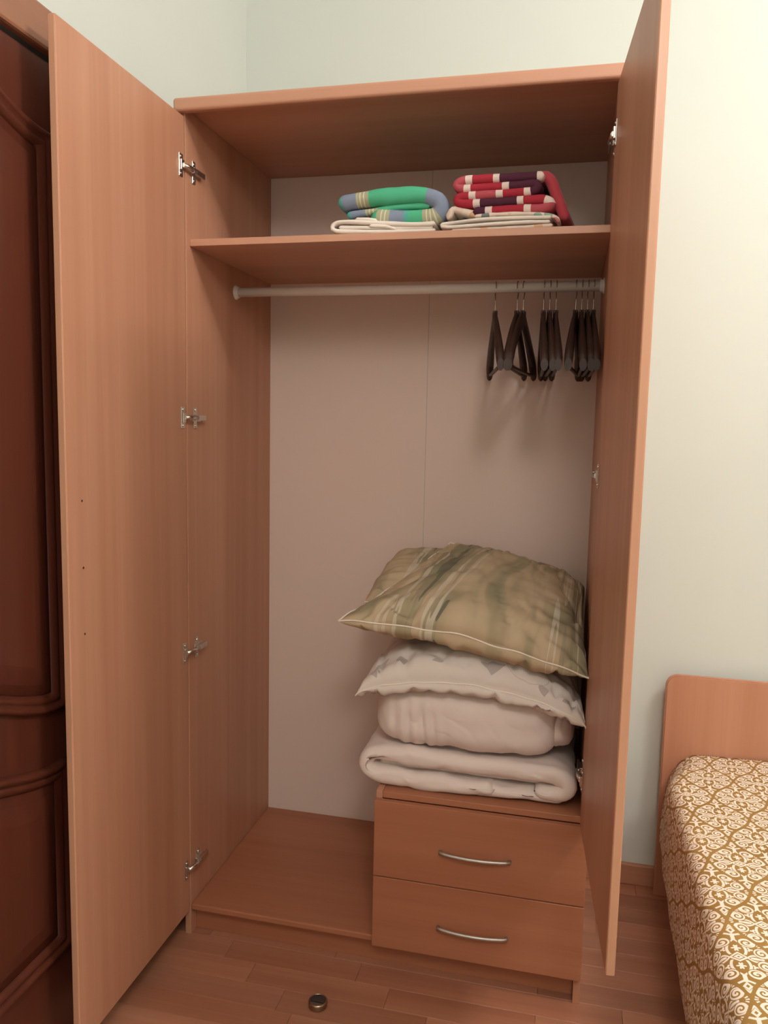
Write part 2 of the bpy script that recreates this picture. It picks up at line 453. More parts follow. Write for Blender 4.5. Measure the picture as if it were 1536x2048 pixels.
# ================================================================ FOLDED CLOTH
def ribbon(bm, path, ht, y0, y1, step=0.006, wr=0.0, wf=(30, 12), shear=0.0, sheark=0.0, seed=0.0, mi=0, mid=10, fr=7, drop=0.0, cr=0.0, crf=(9, 14)):
    """A thick cloth band: path of (x,z) seen from the front, swept in depth y0..y1 with rounded edges.
       uv.u = metres along the path, uv.v = metres in depth"""
    P = catmull([(p[0], 0, p[1]) for p in path], step)
    uvl = bm.loops.layers.uv.verify()
    L = 0; rings = []; us = []
    n = len(P)
    for i, p in enumerate(P):
        if i: L += (P[i] - P[i - 1]).length
        us.append(L)
    for i, p in enumerate(P):
        d = (P[min(i + 1, n - 1)] - P[max(i - 1, 0)]).normalized()
        nn = Vector((-d.z, 0, d.x))
        e = min(us[i], L - us[i]); k = math.sqrt(max(0.0, 1 - (1 - min(1, e / max(ht, 1e-4))) ** 2)) if e < ht else 1.0
        k = max(k, 0.15)
        ring = []
        h = ht * k
        prof = []
        for q in range(fr + 1):
            a = math.pi / 2 + math.pi * q / fr; prof.append((math.sin(a) * h, y0 + ht + math.cos(a) * ht * (0.55 + 0.45 * k)))
        for q in range(1, mid): prof.append((-h, y0 + ht + (y1 - y0 - 2 * ht) * (q / mid) ** 1.6))
        for q in range(fr + 1):
            a = -math.pi / 2 + math.pi * q / fr; prof.append((math.sin(a) * h, y1 - ht + math.cos(a) * ht))
        for q in range(mid - 1, 0, -1): prof.append((h, y0 + ht + (y1 - y0 - 2 * ht) * (q / mid) ** 1.6))
        for (o, yy) in prof:
            c = p + nn * o
            dv = 0.0
            if wr:
                dv = wr * (nz(us[i] * wf[0] + seed, yy * wf[1], seed) + 0.5 * nz(us[i] * wf[0] * 2.3, yy * wf[1] * 2.1 + seed, o * 40))
            if cr: dv -= cr * crease(us[i] * crf[0] + yy * crf[1] * 0.7 + seed * 1.7, yy * crf[1] * 0.35 + o * 8, seed + 9.0)
            yo = 0.0
            if cr: yo += 0.7 * cr * crease(us[i] * crf[0] + o * 14 + seed * 1.7, yy * 3 + o * 8, seed + 9.0)
            if wr: yo += 0.8 * wr * nz(us[i] * wf[0] * 0.8, seed * 3.1, 5.0)
            sh = (shear + sheark * max(0, path_top(path) - c.z)) * (yy - y0)
            sg = 1 if o >= 0 else -1
            v = bm.verts.new((c.x + nn.x * dv * sg + sh, yy + yo, c.z + nn.z * dv * sg - drop * (yy - y0)))
            ring.append((v, us[i], yy))
        rings.append(ring)
    m = len(rings[0])
    for A, B in zip(rings, rings[1:]):
        for k in range(m):
            q = (A[k], A[(k + 1) % m], B[(k + 1) % m], B[k])
            f = bm.faces.new([v[0] for v in q]); f.smooth = True; f.material_index = mi
            for lp, v in zip(f.loops, q): lp[uvl].uv = (v[1], v[2])
    for R in (rings[0][::-1], rings[-1]):
        f = bm.faces.new([v[0] for v in R]); f.material_index = mi
        for lp, v in zip(f.loops, R): lp[uvl].uv = (v[1], v[2])
def crease(a, b, c, w_=0.15):
    n_ = nz(a, b, c); return math.exp(-(n_ / w_) ** 2)
def path_top(path): return max(p[1] for p in path)

# --- materials driven by uv
def uv_xy(t):
    s = t.nodes.new('ShaderNodeSeparateXYZ'); t.links.new(t.nodes.new('ShaderNodeUVMap').outputs[0], s.inputs[0])
    return N(t, s.outputs[0]), N(t, s.outputs[1])
def weave_bump(t, b, sc=700, st=0.2):
    n = noise_tex(t, mapping(t, coord(t), (sc,) * 3), 1.0, 2); bump(t, b, n, st, 0.001)
# green plaid
m, t, b = new_mat('green plaid flannel', 0.95, 0.1); u, v = uv_xy(t)
G, BLU, TAN, TEAL = (0.085, 0.42, 0.24), (0.23, 0.235, 0.35), (0.42, 0.37, 0.24), (0.10, 0.36, 0.32)
uu = (u / 0.335).fract()
c1 = ramp(t, uu, [(0, TEAL), (0.03, BLU), (0.13, TAN), (0.22, G), (0.62, BLU), (0.80, TAN), (0.90, G)], 'CONSTANT')
fine = (((u * 2 * math.pi / 0.0088).sin()).gt(0.55)) * ((uu.gt(0.14) * uu.lt(0.21)).max(uu.gt(0.815) * uu.lt(0.895)))
c1 = mix(t, fine, c1, (0.68, 0.60, 0.48))
vv = (v / 0.14).fract()
c2 = ramp(t, vv, [(0, G), (0.45, BLU), (0.62, TAN), (0.7, G)], 'CONSTANT')
setc(t, b, mix(t, 0.10, c1, c2)); weave_bump(t, b, 500, 0.35); plaid_m = m
# red chequered fleece
m, t, b = new_mat('red fleece with white and plum checks', 1.0, 0.05); u, v = uv_xy(t)
RED, PNK, PLUM, WHT = (0.38, 0.034, 0.052), (0.45, 0.085, 0.105), (0.085, 0.026, 0.045), (0.72, 0.58, 0.52)
uu = (u / 0.300).fract()
STOPS = (0, 0.05, 0.317, 0.367, 0.517, 0.567, 0.717, 0.767)
ca = ramp(t, uu, list(zip(STOPS, (WHT, PLUM, WHT, RED, WHT, PNK, WHT, RED))), 'CONSTANT')
band = ((v / 0.17 - 0.1).fract()).gt(0.86)
setc(t, b, mix(t, band, ca, mix(t, 0.7, ca, RED))); weave_bump(t, b, 260, 0.5); red_m = m
# floral print
m, t, b = new_mat('pink and green floral cotton', 0.9, 0.15); c = coord(t)
vo = t.nodes.new('ShaderNodeTexVoronoi'); t.links.new(mapping(t, c, (42,) * 3), vo.inputs['Vector']); vo.inputs['Scale'].default_value = 1.0
d = N(t, vo.outputs['Distance']); pick = t.nodes.new('ShaderNodeSeparateColor'); t.links.new(vo.outputs['Color'], pick.inputs[0])
fc = ramp(t, N(t, pick.outputs[0]), [(0, (0.70, 0.52, 0.42)), (0.25, (0.55, 0.20, 0.19)), (0.42, (0.72, 0.55, 0.45)), (0.58, (0.30, 0.42, 0.33)), (0.74, (0.70, 0.42, 0.26)), (0.88, (0.20, 0.21, 0.20))], 'CONSTANT')
setc(t, b, mix(t, d.lt(0.40), (0.76, 0.62, 0.52), fc)); weave_bump(t, b); floral_m = m

# ---- green plaid blanket on its cream sheet
g = empty('folded_blanket', (0.50, 0.25, 1.792), 'green and blue plaid blanket folded in a loop on the cream sheet', 'blanket')
bm = NB()
ribbon(bm, [(0.372, 1.838), (0.42, 1.845), (0.48, 1.849), (0.55, 1.850), (0.595, 1.842), (0.611, 1.823), (0.604, 1.806), (0.575, 1.800), (0.52, 1.799), (0.452, 1.805)], 0.0195, 0.045, 0.42, wr=0.0030, wf=(18, 9), seed=1.3)
obj('outer_fold', bm, plaid_m, g)
bm = NB()
ribbon(bm, [(0.392, 1.812), (0.45, 1.819), (0.52, 1.826), (0.588, 1.827)], 0.0075, 0.056, 0.41, wr=0.0015, seed=4.1)
obj('inner_fold', bm, plaid_m, g)
s = empty('folded_sheet', (0.48, 0.25, 1.761), 'plain cream bedsheet folded flat under the green plaid blanket', 'bedsheet')
bm = NB()
ribbon(bm, [(0.604, 1.7815), (0.55, 1.7815), (0.48, 1.7865), (0.40, 1.7925), (0.372, 1.7905), (0.3635, 1.782), (0.372, 1.773), (0.43, 1.769), (0.52, 1.7665), (0.606, 1.7662)], 0.0048, 0.035, 0.44, wr=0.0010, wf=(22, 12), seed=2.2)
obj('outer_fold', bm, cream_m, s)
bm = NB(); ribbon(bm, [(0.378, 1.7815), (0.44, 1.779), (0.48, 1.7765), (0.60, 1.774)], 0.0042, 0.040, 0.43, wr=0.001, seed=6.0)
obj('inner_fold', bm, cream_m, s)
bm = NB(); ribbon(bm, [(0.452, 1.781), (0.49, 1.7785), (0.515, 1.771)], 0.0035, 0.034, 0.2, wr=0.001, seed=9.0)
obj('tucked_corner', bm, cream_m, s)
bm = NB(); ribbon(bm, [(0.418, 1.797), (0.45, 1.7955), (0.47, 1.792)], 0.0045, 0.036, 0.30, wr=0.001, seed=11.0)
obj('turned_up_edge', bm, cream_m, s)
# ---- floral bedding and red blanket
f = empty('folded_floral_bedding', (0.74, 0.25, 1.761), 'cream and pink floral bed linen folded flat under the red blanket', 'bed linen')
bm = NB(); ribbon(bm, [(0.640, 1.7645), (0.72, 1.7655), (0.80, 1.7665), (0.862, 1.7690)], 0.0042, 0.036, 0.46, wr=0.001, seed=3.0, shear=0.05); obj('bottom_layer', bm, floral_m, f, label='floral printed layer at the bottom')
bm = NB(); ribbon(bm, [(0.858, 1.785), (0.76, 1.7865), (0.70, 1.7855), (0.632, 1.7795), (0.6185, 1.7765), (0.632, 1.7715), (0.72, 1.7745), (0.80, 1.7765), (0.856, 1.7755)], 0.0036, 0.032, 0.46, wr=0.0008, wf=(20, 10), seed=5.0, shear=0.05); obj('middle_fold', bm, cream_m, f, label='plain cream folded layer')
bm = NB(); ribbon(bm, [(0.690, 1.7945), (0.74, 1.797), (0.80, 1.796), (0.850, 1.7915), (0.870, 1.783), (0.872, 1.774)], 0.0042, 0.040, 0.46, wr=0.001, seed=7.0, shear=0.05); obj('top_layer', bm, floral_m, f, label='floral printed layer on top')
bm = NB(); ribbon(bm, [(0.6285, 1.793), (0.634, 1.806), (0.640, 1.814), (0.650, 1.813), (0.675, 1.806), (0.705, 1.7985), (0.73, 1.796)], 0.0075, 0.050, 0.30, wr=0.0012, seed=8.0); obj('bunched_corner', bm, floral_m, f, label='bunched floral corner poking out')
r = empty('folded_blanket', (0.745, 0.25, 1.80), 'red fleece blanket with white and plum checks folded on the floral linen', 'blanket')
bm = NB()
hz = 0.0102
ribbon(bm, [(0.838, 1.8765), (0.78, 1.8760), (0.70, 1.8755), (0.660, 1.8745), (0.6465, 1.8655), (0.660, 1.8570), (0.70, 1.8575), (0.78, 1.8590), (0.815, 1.861),
            (0.823, 1.857), (0.815, 1.8465), (0.78, 1.8440), (0.70, 1.8420), (0.660, 1.8410), (0.6490, 1.8335), (0.662, 1.8255), (0.72, 1.8250), (0.80, 1.8275), (0.838, 1.8270), (0.853, 1.8185), (0.838, 1.8090), (0.78, 1.8085), (0.685, 1.8060)],
       hz, 0.045, 0.44, step=0.005, wr=0.0011, wf=(26, 10), shear=0.10, sheark=0.9, seed=12.0)
obj('main_folds', bm, red_m, r)
bm = NB()
ribbon(bm, [(0.815, 1.8700), (0.836, 1.8800), (0.850, 1.8720), (0.860, 1.8500), (0.870, 1.8250), (0.880, 1.8020), (0.888, 1.7850)], 0.0125, 0.060, 0.44, step=0.005, wr=0.0014, shear=0.06, sheark=0.5, seed=14.0)
obj('side_fold', bm, cloth('plain red fleece', (0.36, 0.036, 0.052), (0.42, 0.06, 0.075)), r)

# ================================================================ PILLOWS AND DUVETS IN THE STACK
def pillow(corners, up, down, n=64, pinch=0.05, flat=2.4, wr=0.004, seed=0.0, sag=None, taper=0.55, dirw=10.0, edge_wr=0.006, push=0.0, left=0.0):
    """corners: FL, FR, BR, BL of the seam; returns bmesh and the seam loop"""
    FL, FR, BR, BL = [Vector(c) for c in corners]
    nrm = (FR - FL).cross(BL - FL).normalized()
    bm = NB(); uvl = bm.loops.layers.uv.verify()
    def base(u, v):
        # pinch the sides in between corners
        pu = 4 * u * (1 - u); pv = 4 * v * (1 - v)
        u2 = u + pinch * pv * (0.5 - u) * 2 * abs(2 * u - 1) ** 2
        v2 = v + pinch * pu * (0.5 - v) * 2 * abs(2 * v - 1) ** 2
        p = FL.lerp(FR, u2).lerp(BL.lerp(BR, u2), v2)
        if sag: p = p + Vector(sag(u, v))
        return p
    def prof(u, v):
        a = 1 - abs(2 * u - 1) ** flat; c = 1 - abs(2 * v - 1) ** flat
        return max(0.0, a) ** taper * max(0.0, c) ** taper
    top = {}; bot = {}
    for i in range(n + 1):
        for j in range(n + 1):
            # concentrate samples near the edges
            u = 0.5 - 0.5 * math.cos(math.pi * i / n); v = 0.5 - 0.5 * math.cos(math.pi * j / n)
            p = base(u, v); h = prof(u, v)
            eu = min(u, 1 - u); ev = min(v, 1 - v)
            def wrk(sgn):
                w1 = wr * nz(u * 5 + seed, v * 5 + sgn, seed) + wr * 0.5 * nz(u * 12, v * 12 + seed, sgn * 3.0)
                # pulls running in from the seams
                ee = math.exp(-ev / 0.10); w2 = edge_wr * ee * nz(u * dirw * 2.2 + seed, v * 2.5, 3 + sgn)
                ee2 = math.exp(-eu / 0.14); w3 = edge_wr * 1.2 * ee2 * nz(v * dirw * 2.0 + seed, u * 2.2, 7 + sgn)
                w4 = -edge_wr * 0.9 * crease(u * dirw * 0.9 + v * 2.0 + seed, v * 3.0 - u, seed + sgn, 0.07) * (ee + ee2 + 0.25)
                return (w1 + w2 + w3 + w4) * min(1, h * 2.2)
            edge = i in (0, n) or j in (0, n)
            if edge:
                q = p + nrm * edge_wr * 0.7 * nz(u * 7 + seed, v * 7, 11.0)
                vt = bm.verts.new(q); top[i, j] = vt; bot[i, j] = vt
            else:
                ht_ = h * (1 - left * math.exp(-u / 0.16))
                top[i, j] = bm.verts.new(p + nrm * (up * ht_ + wrk(1)))
                bot[i, j] = bm.verts.new(p - nrm * (down * h + wrk(-1)) + Vector((0, -push, 0)) * h * math.exp(-v / 0.16))
    for i in range(n):
        for j in range(n):
            for S, fl in ((top, 0), (bot, 1)):
                q = [(i, j), (i + 1, j), (i + 1, j + 1), (i, j + 1)]
                if fl: q = q[::-1]
                f = bm.faces.new([S[k] for k in q]); f.smooth = True
                for lp, k in zip(f.loops, q):
                    lp[uvl].uv = (0.5 - 0.5 * math.cos(math.pi * k[0] / n), 0.5 - 0.5 * math.cos(math.pi * k[1] / n))
    loop = [top[i, 0].co.copy() for i in range(n)] + [top[n, j].co.copy() for j in range(n)] + [top[n - i, n].co.copy() for i in range(n)] + [top[0, n - j].co.copy() for j in range(n)]
    return bm, loop
def seam(loop, rad):
    bm = NB(); tube(bm, loop + [loop[0]], rad, 6, cap=False); return bm

# palm-print fabric of the top pillow
def tropic(name, seed):
    m, t, b = new_mat(name, 0.85, 0.2); u, v = uv_xy(t)
    co = t.nodes.new('ShaderNodeCombineXYZ'); t.links.new(u.s, co.inputs[0]); t.links.new(v.s, co.inputs[1])
    mp = mapping(t, co.outputs[0], (6.5, 1.7, 1), (seed, seed, 0), (0, 0, 0.62))
    n1 = noise_tex(t, mp, 1.0, 2, 0.5, 0.6)
    base = ramp(t, n1, [(0.32, (0.30, 0.265, 0.17)), (0.43, (0.40, 0.325, 0.205)), (0.50, (0.52, 0.40, 0.26)), (0.62, (0.56, 0.43, 0.285)), (0.72, (0.43, 0.35, 0.225))])
    zone = (((u - 0.28) / 0.13).pow(2.0) * -1.0 + 1.0).max(((u - 0.93) / 0.09).pow(2.0) * -1.0 + 1.0)      # where the blades grow
    n2 = noise_tex(t, mapping(t, co.outputs[0], (26, 0.9, 1), (seed + 3, 0, 0), (0, 0, 0.30)), 1.0, 1, 0.4, 0.25)
    pale = n2.gt(0.575) * n2.lt(0.66) * zone.gt(0.0)
    olive = n2.lt(0.45) * zone.gt(0.1)
    dark = n2.lt(0.335) * zone.gt(0.2)
    c = mix(t, olive * 0.55, base, (0.27, 0.25, 0.165))
    c = mix(t, pale * 0.65, c, (0.66, 0.58, 0.46))
    c = mix(t, dark * 0.7, c, (0.13, 0.12, 0.085))
    p_ = (u - 0.405 - (v - 0.07) * 0.10) / 0.012; q2 = (v - 0.075) / 0.062
    c = mix(t, (p_ * p_ + q2 * q2).lt(1.0) * 0.8, c, (0.15, 0.14, 0.11))
    setc(t, b, c); weave_bump(t, b, 800, 0.15); return m
trop_m = tropic('olive and sand leaf print cotton', 2.0)
# pale pillow with grey leaves
m, t, b = new_mat('pale cotton with grey leaves', 0.85, 0.2); u, v = uv_xy(t)
co = t.nodes.new('ShaderNodeCombineXYZ'); t.links.new(u.s, co.inputs[0]); t.links.new(v.s, co.inputs[1])
def leaf(cx, cy, ang, ln, wd):
    ca, sa = math.cos(ang), math.sin(ang)
    a = ((u - cx) * ca + (v - cy) * sa) / ln; p = ((v - cy) * ca - (u - cx) * sa) / wd
    return (a * a + p.abs()).lt(1.0)
mask = None
v_ = v; v = v * 1.7
for L in ((0.09, 0.16, 0.9, 0.05, 0.018), (0.19, 0.13, 1.9, 0.05, 0.026), (0.36, 0.075, 0.5, 0.030, 0.014), (0.60, 0.085, 0.1, 0.055, 0.036), (0.07, 0.06, 2.0, 0.05, 0.014),
          (0.82, 0.030, 1.8, 0.025, 0.022), (0.33, 0.42, 0.3, 0.06, 0.03), (0.72, 0.35, 1.2, 0.06, 0.03), (0.93, 0.05, 0.8, 0.045, 0.014), (0.55, 0.62, 2.2, 0.06, 0.03), (0.2, 0.9, 0.5, 0.06, 0.03), (0.85, 1.2, 2.5, 0.06, 0.03)):
    k = leaf(*L); mask = k if mask is None else mask.max(k)
ring = ((u - 0.75) * (u - 0.75) + ((v - 0.11) * 1.1) * ((v - 0.11) * 1.1)).sqrt()
ringm = ring.gt(0.088) * ring.lt(0.0925)
setc(t, b, mix(t, ringm * 0.5, mix(t, mask * 0.8, (0.72, 0.63, 0.57), (0.42, 0.355, 0.33)), (0.45, 0.37, 0.33)))
weave_bump(t, b, 800, 0.12); leafp_m = m

# lowest duvet: a flattened ring of folded quilt
dv = empty('folded_duvet', (0.71, 0.28, 0.458), 'white duvet folded in thick loops directly on the drawer block', 'duvet')
bm = NB()
ribbon(bm, [(0.785, 0.4805), (0.70, 0.4800), (0.60, 0.4795), (0.53, 0.4840), (0.487, 0.4900), (0.470, 0.5060), (0.482, 0.5320), (0.53, 0.5395), (0.62, 0.5370), (0.74, 0.5350), (0.86, 0.5350), (0.922, 0.5310), (0.948, 0.5130), (0.938, 0.4930), (0.905, 0.4880), (0.875, 0.4930)],
       0.0215, 0.018, 0.50, step=0.005, wr=0.0065, wf=(9, 16), seed=20.0, mid=22, fr=14, cr=0.0028, crf=(9, 10))
obj('outer_fold', bm, duvet_m, dv)
bm = NB()
ribbon(bm, [(0.945, 0.4770), (0.88, 0.4765), (0.76, 0.4775), (0.62, 0.4780)], 0.0175, 0.026, 0.50, step=0.005, wr=0.005, wf=(12, 16), seed=27.0, mid=18, fr=12, cr=0.0026, crf=(11, 10))
obj('under_fold', bm, duvet_m, dv)
bm = NB()
ribbon(bm, [(0.50, 0.5080), (0.60, 0.5095), (0.75, 0.5085), (0.86, 0.5080), (0.915, 0.5070)], 0.010, 0.050, 0.49, step=0.01, wr=0.003, wf=(14, 8), seed=23.0)
obj('inner_fold', bm, duvet_m, dv)
# second duvet: one fat, smooth bundle
def bundle(x0, x1, y0, y1, z0, z1, n=70, e=3.2, wr=0.004, seed=0.0, fn=None):
    bm = NB(); bmesh.ops.create_cube(bm, size=2.0)
    bmesh.ops.subdivide_edges(bm, edges=bm.edges, cuts=n - 1, use_grid_fill=True)
    cx, cy, cz = (x0 + x1) / 2, (y0 + y1) / 2, (z0 + z1) / 2; hx, hy, hz_ = (x1 - x0) / 2, (y1 - y0) / 2, (z1 - z0) / 2
    for v in bm.verts:
        p = v.co.copy()
        q = Vector((math.copysign(abs(p.x) ** 1.0, p.x), p.y, p.z))
        k = (abs(q.x) ** e + abs(q.y) ** e + abs(q.z) ** (e * 0.72)) ** (-1 / e)
        q = q * k
        d = Vector((q.x / hx, q.y / hy, q.z / hz_)).normalized()
        w_ = wr * (nz(q.x * 3.2 + seed, q.y * 2.5, q.z * 0.9) + 0.5 * nz(q.x * 7 + seed, q.y * 5, q.z * 2.0 + seed))
        w_ -= 0.22 * wr * crease(q.x * 4.5 + q.z * 1.2 + seed, q.z * 0.8 + q.y * 1.5, seed + 3.0, 0.07)
        co = Vector((cx + q.x * hx, cy + q.y * hy, cz + q.z * hz_)) + d * w_
        if fn: co = Vector(fn(co, q, d))
        v.co = co
    for f in bm.faces: f.smooth = True
    return bm
def shape2(co, q, d):
    x, y, z = co
    z += 0.010 * (0.5 - 0.5 * q.x) * (1 - abs(q.x)) if q.z > 0 else 0
    # creases running down the front near the left third
    if q.y < -0.2:
        for xc, wd, dp in ((0.572, 0.007, 0.010), (0.604, 0.006, 0.012), (0.630, 0.008, 0.008), (0.540, 0.010, 0.006), (0.66, 0.012, 0.004)):
            k = math.exp(-((x - xc - 0.10 * (0.66 - z) * (1 if xc > 0.59 else 0.5)) / wd) ** 2); y += dp * k * sstep(0.72, 0.62, z)
    # a fold line at the right end
    k = math.exp(-((x - 0.922) / 0.006) ** 2); 
    if q.x > 0.5: y += 0.010 * k * (1 if q.y < 0 else 0)
    return (x, y, z)
d2 = empty('folded_duvet', (0.71, 0.28, 0.56), 'smooth plump white duvet folded into a bundle, middle of the stack', 'duvet')
bm = bundle(0.478, 0.938, 0.010, 0.48, 0.5575, 0.716, e=5.0, wr=0.006, seed=31.0, fn=shape2)
obj('front_fold', bm, duvet_m, d2)
bm = bundle(0.86, 0.962, 0.05, 0.47, 0.572, 0.690, n=20, e=3.5, wr=0.006, seed=37.0)
obj('end_fold', bm, duvet_m, d2)

# pale leaf pillow
p3 = empty('pillow', (0.71, 0.28, 0.70), 'pale pillow with grey leaf print under the olive pillow', 'pillow', 'pillows stacked in the wardrobe')
def sag3(u, v):
    k = math.sin(math.pi * min(1, max(0, u))) ** 0.6
    return (0, 0, 0.058 * k * (1 - 0.4 * v))
bm, lp = pillow([(0.452, -0.012, 0.692), (0.982, -0.030, 0.678), (0.975, 0.49, 0.70), (0.462, 0.49, 0.72)], 0.080, 0.048, pinch=0.02, flat=3.0, taper=0.36, wr=0.007, seed=41.0, sag=sag3, edge_wr=0.013, push=0.030)
obj('pillow_body', bm, leafp_m, p3); obj('piping', seam(lp, 0.0017), piping_m, p3)
# hidden olive pillow at the back
p5 = empty('pillow', (0.70, 0.42, 0.80), 'olive print pillow peeking out behind the top pillow', 'pillow', 'pillows stacked in the wardrobe')
bm, lp = pillow([(0.415, 0.20, 0.87), (0.95, 0.22, 0.80), (0.95, 0.505, 0.90), (0.440, 0.495, 0.945)], 0.080, 0.060, pinch=0.0, flat=3.0, taper=0.33, wr=0.006, seed=51.0, edge_wr=0.009)
obj('pillow_body', bm, tropic('olive and sand leaf print cotton back', 7.0), p5); obj('piping', seam(lp, 0.0017), piping_m, p5)
# top pillow
p4 = empty('pillow', (0.70, 0.25, 0.88), 'large olive and sand leaf print pillow with pale piping, top of the stack', 'pillow', 'pillows stacked in the wardrobe')
def sag4(u, v):
    k = math.sin(math.pi * min(1, max(0, u))); fr_ = (1 - v) ** 2
    return (0, -0.012 * k * fr_, 0.028 * k * fr_)
bm, lp = pillow([(0.405, -0.005, 0.868), (0.982, -0.040, 0.795), (0.978, 0.43, 0.900), (0.600, 0.46, 1.000)], 0.088, 0.085, n=90, pinch=0.02, flat=2.2, taper=0.42, wr=0.007, seed=61.0, sag=sag4, edge_wr=0.014, push=0.045, left=0.75)
obj('pillow_body', bm, trop_m, p4); obj('piping', seam(lp, 0.0020), piping_m, p4)

# ================================================================ BED
bed = empty('bed', (1.65, -0.5, 0), 'bed with plain beech headboard against the wall, beside the wardrobe', 'bed')
bm = NB()
x0, x1, z1, rr, ch = 1.213, 2.13, 0.655, 0.032, 0.016
pts = [(x0, 0.0)]
pts += [(x0 + rr - rr * math.cos(a), z1 - rr + rr * math.sin(a)) for a in [math.pi / 2 * k / 8 for k in range(9)]]
pts += [(x1 - rr + rr * math.sin(a), z1 - rr + rr * math.cos(a)) for a in [math.pi / 2 * k / 8 for k in range(9)]] + [(x1, 0.0)]
A = [bm.verts.new((p[0], 0.500, p[1])) for p in pts]; B = [bm.verts.new((p[0], 0.519, p[1])) for p in pts]
bm.faces.new(A); bm.faces.new(B[::-1])
for k in range(len(A)): bm.faces.new((A[k], B[k], B[(k + 1) % len(A)], A[(k + 1) % len(A)]))
fix(bm)
bmesh.ops.bevel(bm, geom=[e for e in bm.edges if abs((e.verts[0].co.y - e.verts[1].co.y)) < 1e-6], offset=0.003, segments=2, affect='EDGES')
obj('headboard', bm, beech_v, bed)
boxobj('bed_base', (1.275, 2.08, -1.50, 0.498, 0.14, 0.24), beech_shaded, bed, 0.004)
for (lx, ly) in ((1.30, -1.46), (2.03, -1.46)): boxobj('leg', (lx, lx + 0.05, ly, ly + 0.05, 0, 0.14), beech_v, bed, 0.003)
boxobj('mattress', (1.265, 2.09, -1.50, 0.490, 0.24, 0.395), cream_m, bed, 0.03)

# bedspread with its printed medallions
m, t, b = new_mat('olive bedspread with white medallions', 0.85, 0.2); u, v = uv_xy(t)
PX, PY = 0.1226, 0.206                                     # width and height of one medallion's diamond
a = u / PX + v / PY + 0.5; c_ = u / PX - v / PY + 0.5
af = a.fract() - 0.5; cf = c_.fract() - 0.5
X0 = (af + cf).abs(); Y0 = (af - cf).abs()                 # one quadrant of a diamond
def edge_of(X_, Y_): return X_ + Y_ - ((Y_ - X_ + 1.0) * math.pi).sin() * 0.085    # S-shaped border lines
sw = edge_of(X0, Y0).gt(1.0)                               # beyond the line: the neighbour's medallion
X0 = X0 + sw * (X0 * -2.0 + 1.0); Y0 = Y0 + sw * (Y0 * -2.0 + 1.0)
gx = X0 * 0.595; gy = Y0; dia = edge_of(X0, Y0)
inside = dia.lt(0.935) * gx.lt(0.56) * gy.lt(0.89)
def NOT(k): return k * -1.0 + 1.0
def stroke(e, w_): return e.abs().lt(w_)
def polar(cx, cy, sx=1.0):
    dx, dy = (gx - cx) / sx, gy - cy
    return (dx * dx + dy * dy).sqrt(), dy.atan2(dx)
def spiral(cx, cy, r0, pitch, sg, ph, sx=1.0):
    rr_, th = polar(cx, cy, sx)
    return (rr_ * (2 * math.pi / pitch) + th * sg + ph).sin().gt(-0.28).max(rr_.gt(r0 - 0.026)) * rr_.lt(r0)
def petals(cx, cy, r0, n_, k_=0.45):
    rr_, th = polar(cx, cy); return rr_.lt(((th * n_).cos() * k_ + 1.0) * r0)
def fan(cx, cy, r1, r2, n_):
    rr_, th = polar(cx, cy); return rr_.gt(r1) * rr_.lt(r2) * (th * n_).cos().gt(-0.15)
halo = NOT(polar(0.39, 0.165)[0].lt(0.140).max(polar(0.205, 0.405, 1.2)[0].lt(0.128)))
dc = gx / 0.135 + gy / 0.105                               # centre diamond
bg = stroke(dc - 1.0, 0.2).max(stroke(dc - 0.40, 0.2))
q_ = (gy - 0.20) / 0.26
bg = bg.max(stroke(gx - (q_ * q_ * -1.0 + 1.0) * 0.150, 0.024) * gy.gt(0.07) * gy.lt(0.47)).max(petals(0.0, 0.230, 0.058, 5))
q_ = (gx - 0.27) / 0.13
lf = (q_ * q_ * -1.0 + 1.0) * 0.078
bg = bg.max(stroke(gy - lf, 0.021) * gx.gt(0.14) * gx.lt(0.40)).max(gy.lt(lf * 0.42 - 0.002) * gx.gt(0.19))
bg = bg.max(petals(0.215, 0.225, 0.038, 3, 0.5)).max(gx.lt(0.034) * gy.gt(0.44) * gy.lt(0.62)) * halo
pat = bg.max(spiral(0.39, 0.165, 0.125, 0.076, 1, 0.9)).max(spiral(0.205, 0.405, 0.113, 0.076, -1, 2.2, 1.2))
pat = pat.max(fan(0.43, 0.0, 0.07, 0.13, 13) * gy.lt(0.075) * gx.gt(0.47) * halo)
pat = pat.max(fan(0.30, 0.29, 0.06, 0.16, 13) * dia.gt(0.80) * halo)
pat = pat.max(stroke(gy - gx * 0.45 - 0.575, 0.024) * gx.lt(0.19) * halo)
pat = pat.max(stroke(gx / 0.055 + (gy - 0.715).abs() / 0.07 - 1.0, 0.42)).max(stroke(gy + gx * 1.15 - 0.850, 0.026) * gy.gt(0.645))
pat = pat * inside
n = noise_tex(t, mapping(t, coord(t), (7,) * 3), 1.0, 2)
ground = ramp(t, n, [(0.3, (0.30, 0.165, 0.045)), (0.7, (0.36, 0.205, 0.065))])
setc(t, b, mix(t, pat, ground, (0.84, 0.73, 0.63))); weave_bump(t, b, 600, 0.25); spread_m = m
bm = NB(); uvl = bm.loops.layers.uv.verify()
profA = [(1.2075, 0.168), (1.203, 0.22), (1.202, 0.28), (1.202, 0.335), (1.203, 0.385), (1.211, 0.422), (1.232, 0.4375), (1.27, 0.4405), (1.40, 0.4410), (1.60, 0.4410), (1.80, 0.4410), (2.05, 0.438), (2.10, 0.40), (2.12, 0.30), (2.12, 0.168)]
profB = [(1.2200, 0.168), (1.219, 0.22), (1.222, 0.27), (1.226, 0.31), (1.234, 0.355), (1.248, 0.390), (1.270, 0.417), (1.305, 0.434), (1.42, 0.4385), (1.60, 0.4385), (1.80, 0.4385), (2.04, 0.434), (2.09, 0.40), (2.11, 0.30), (2.11, 0.168)]
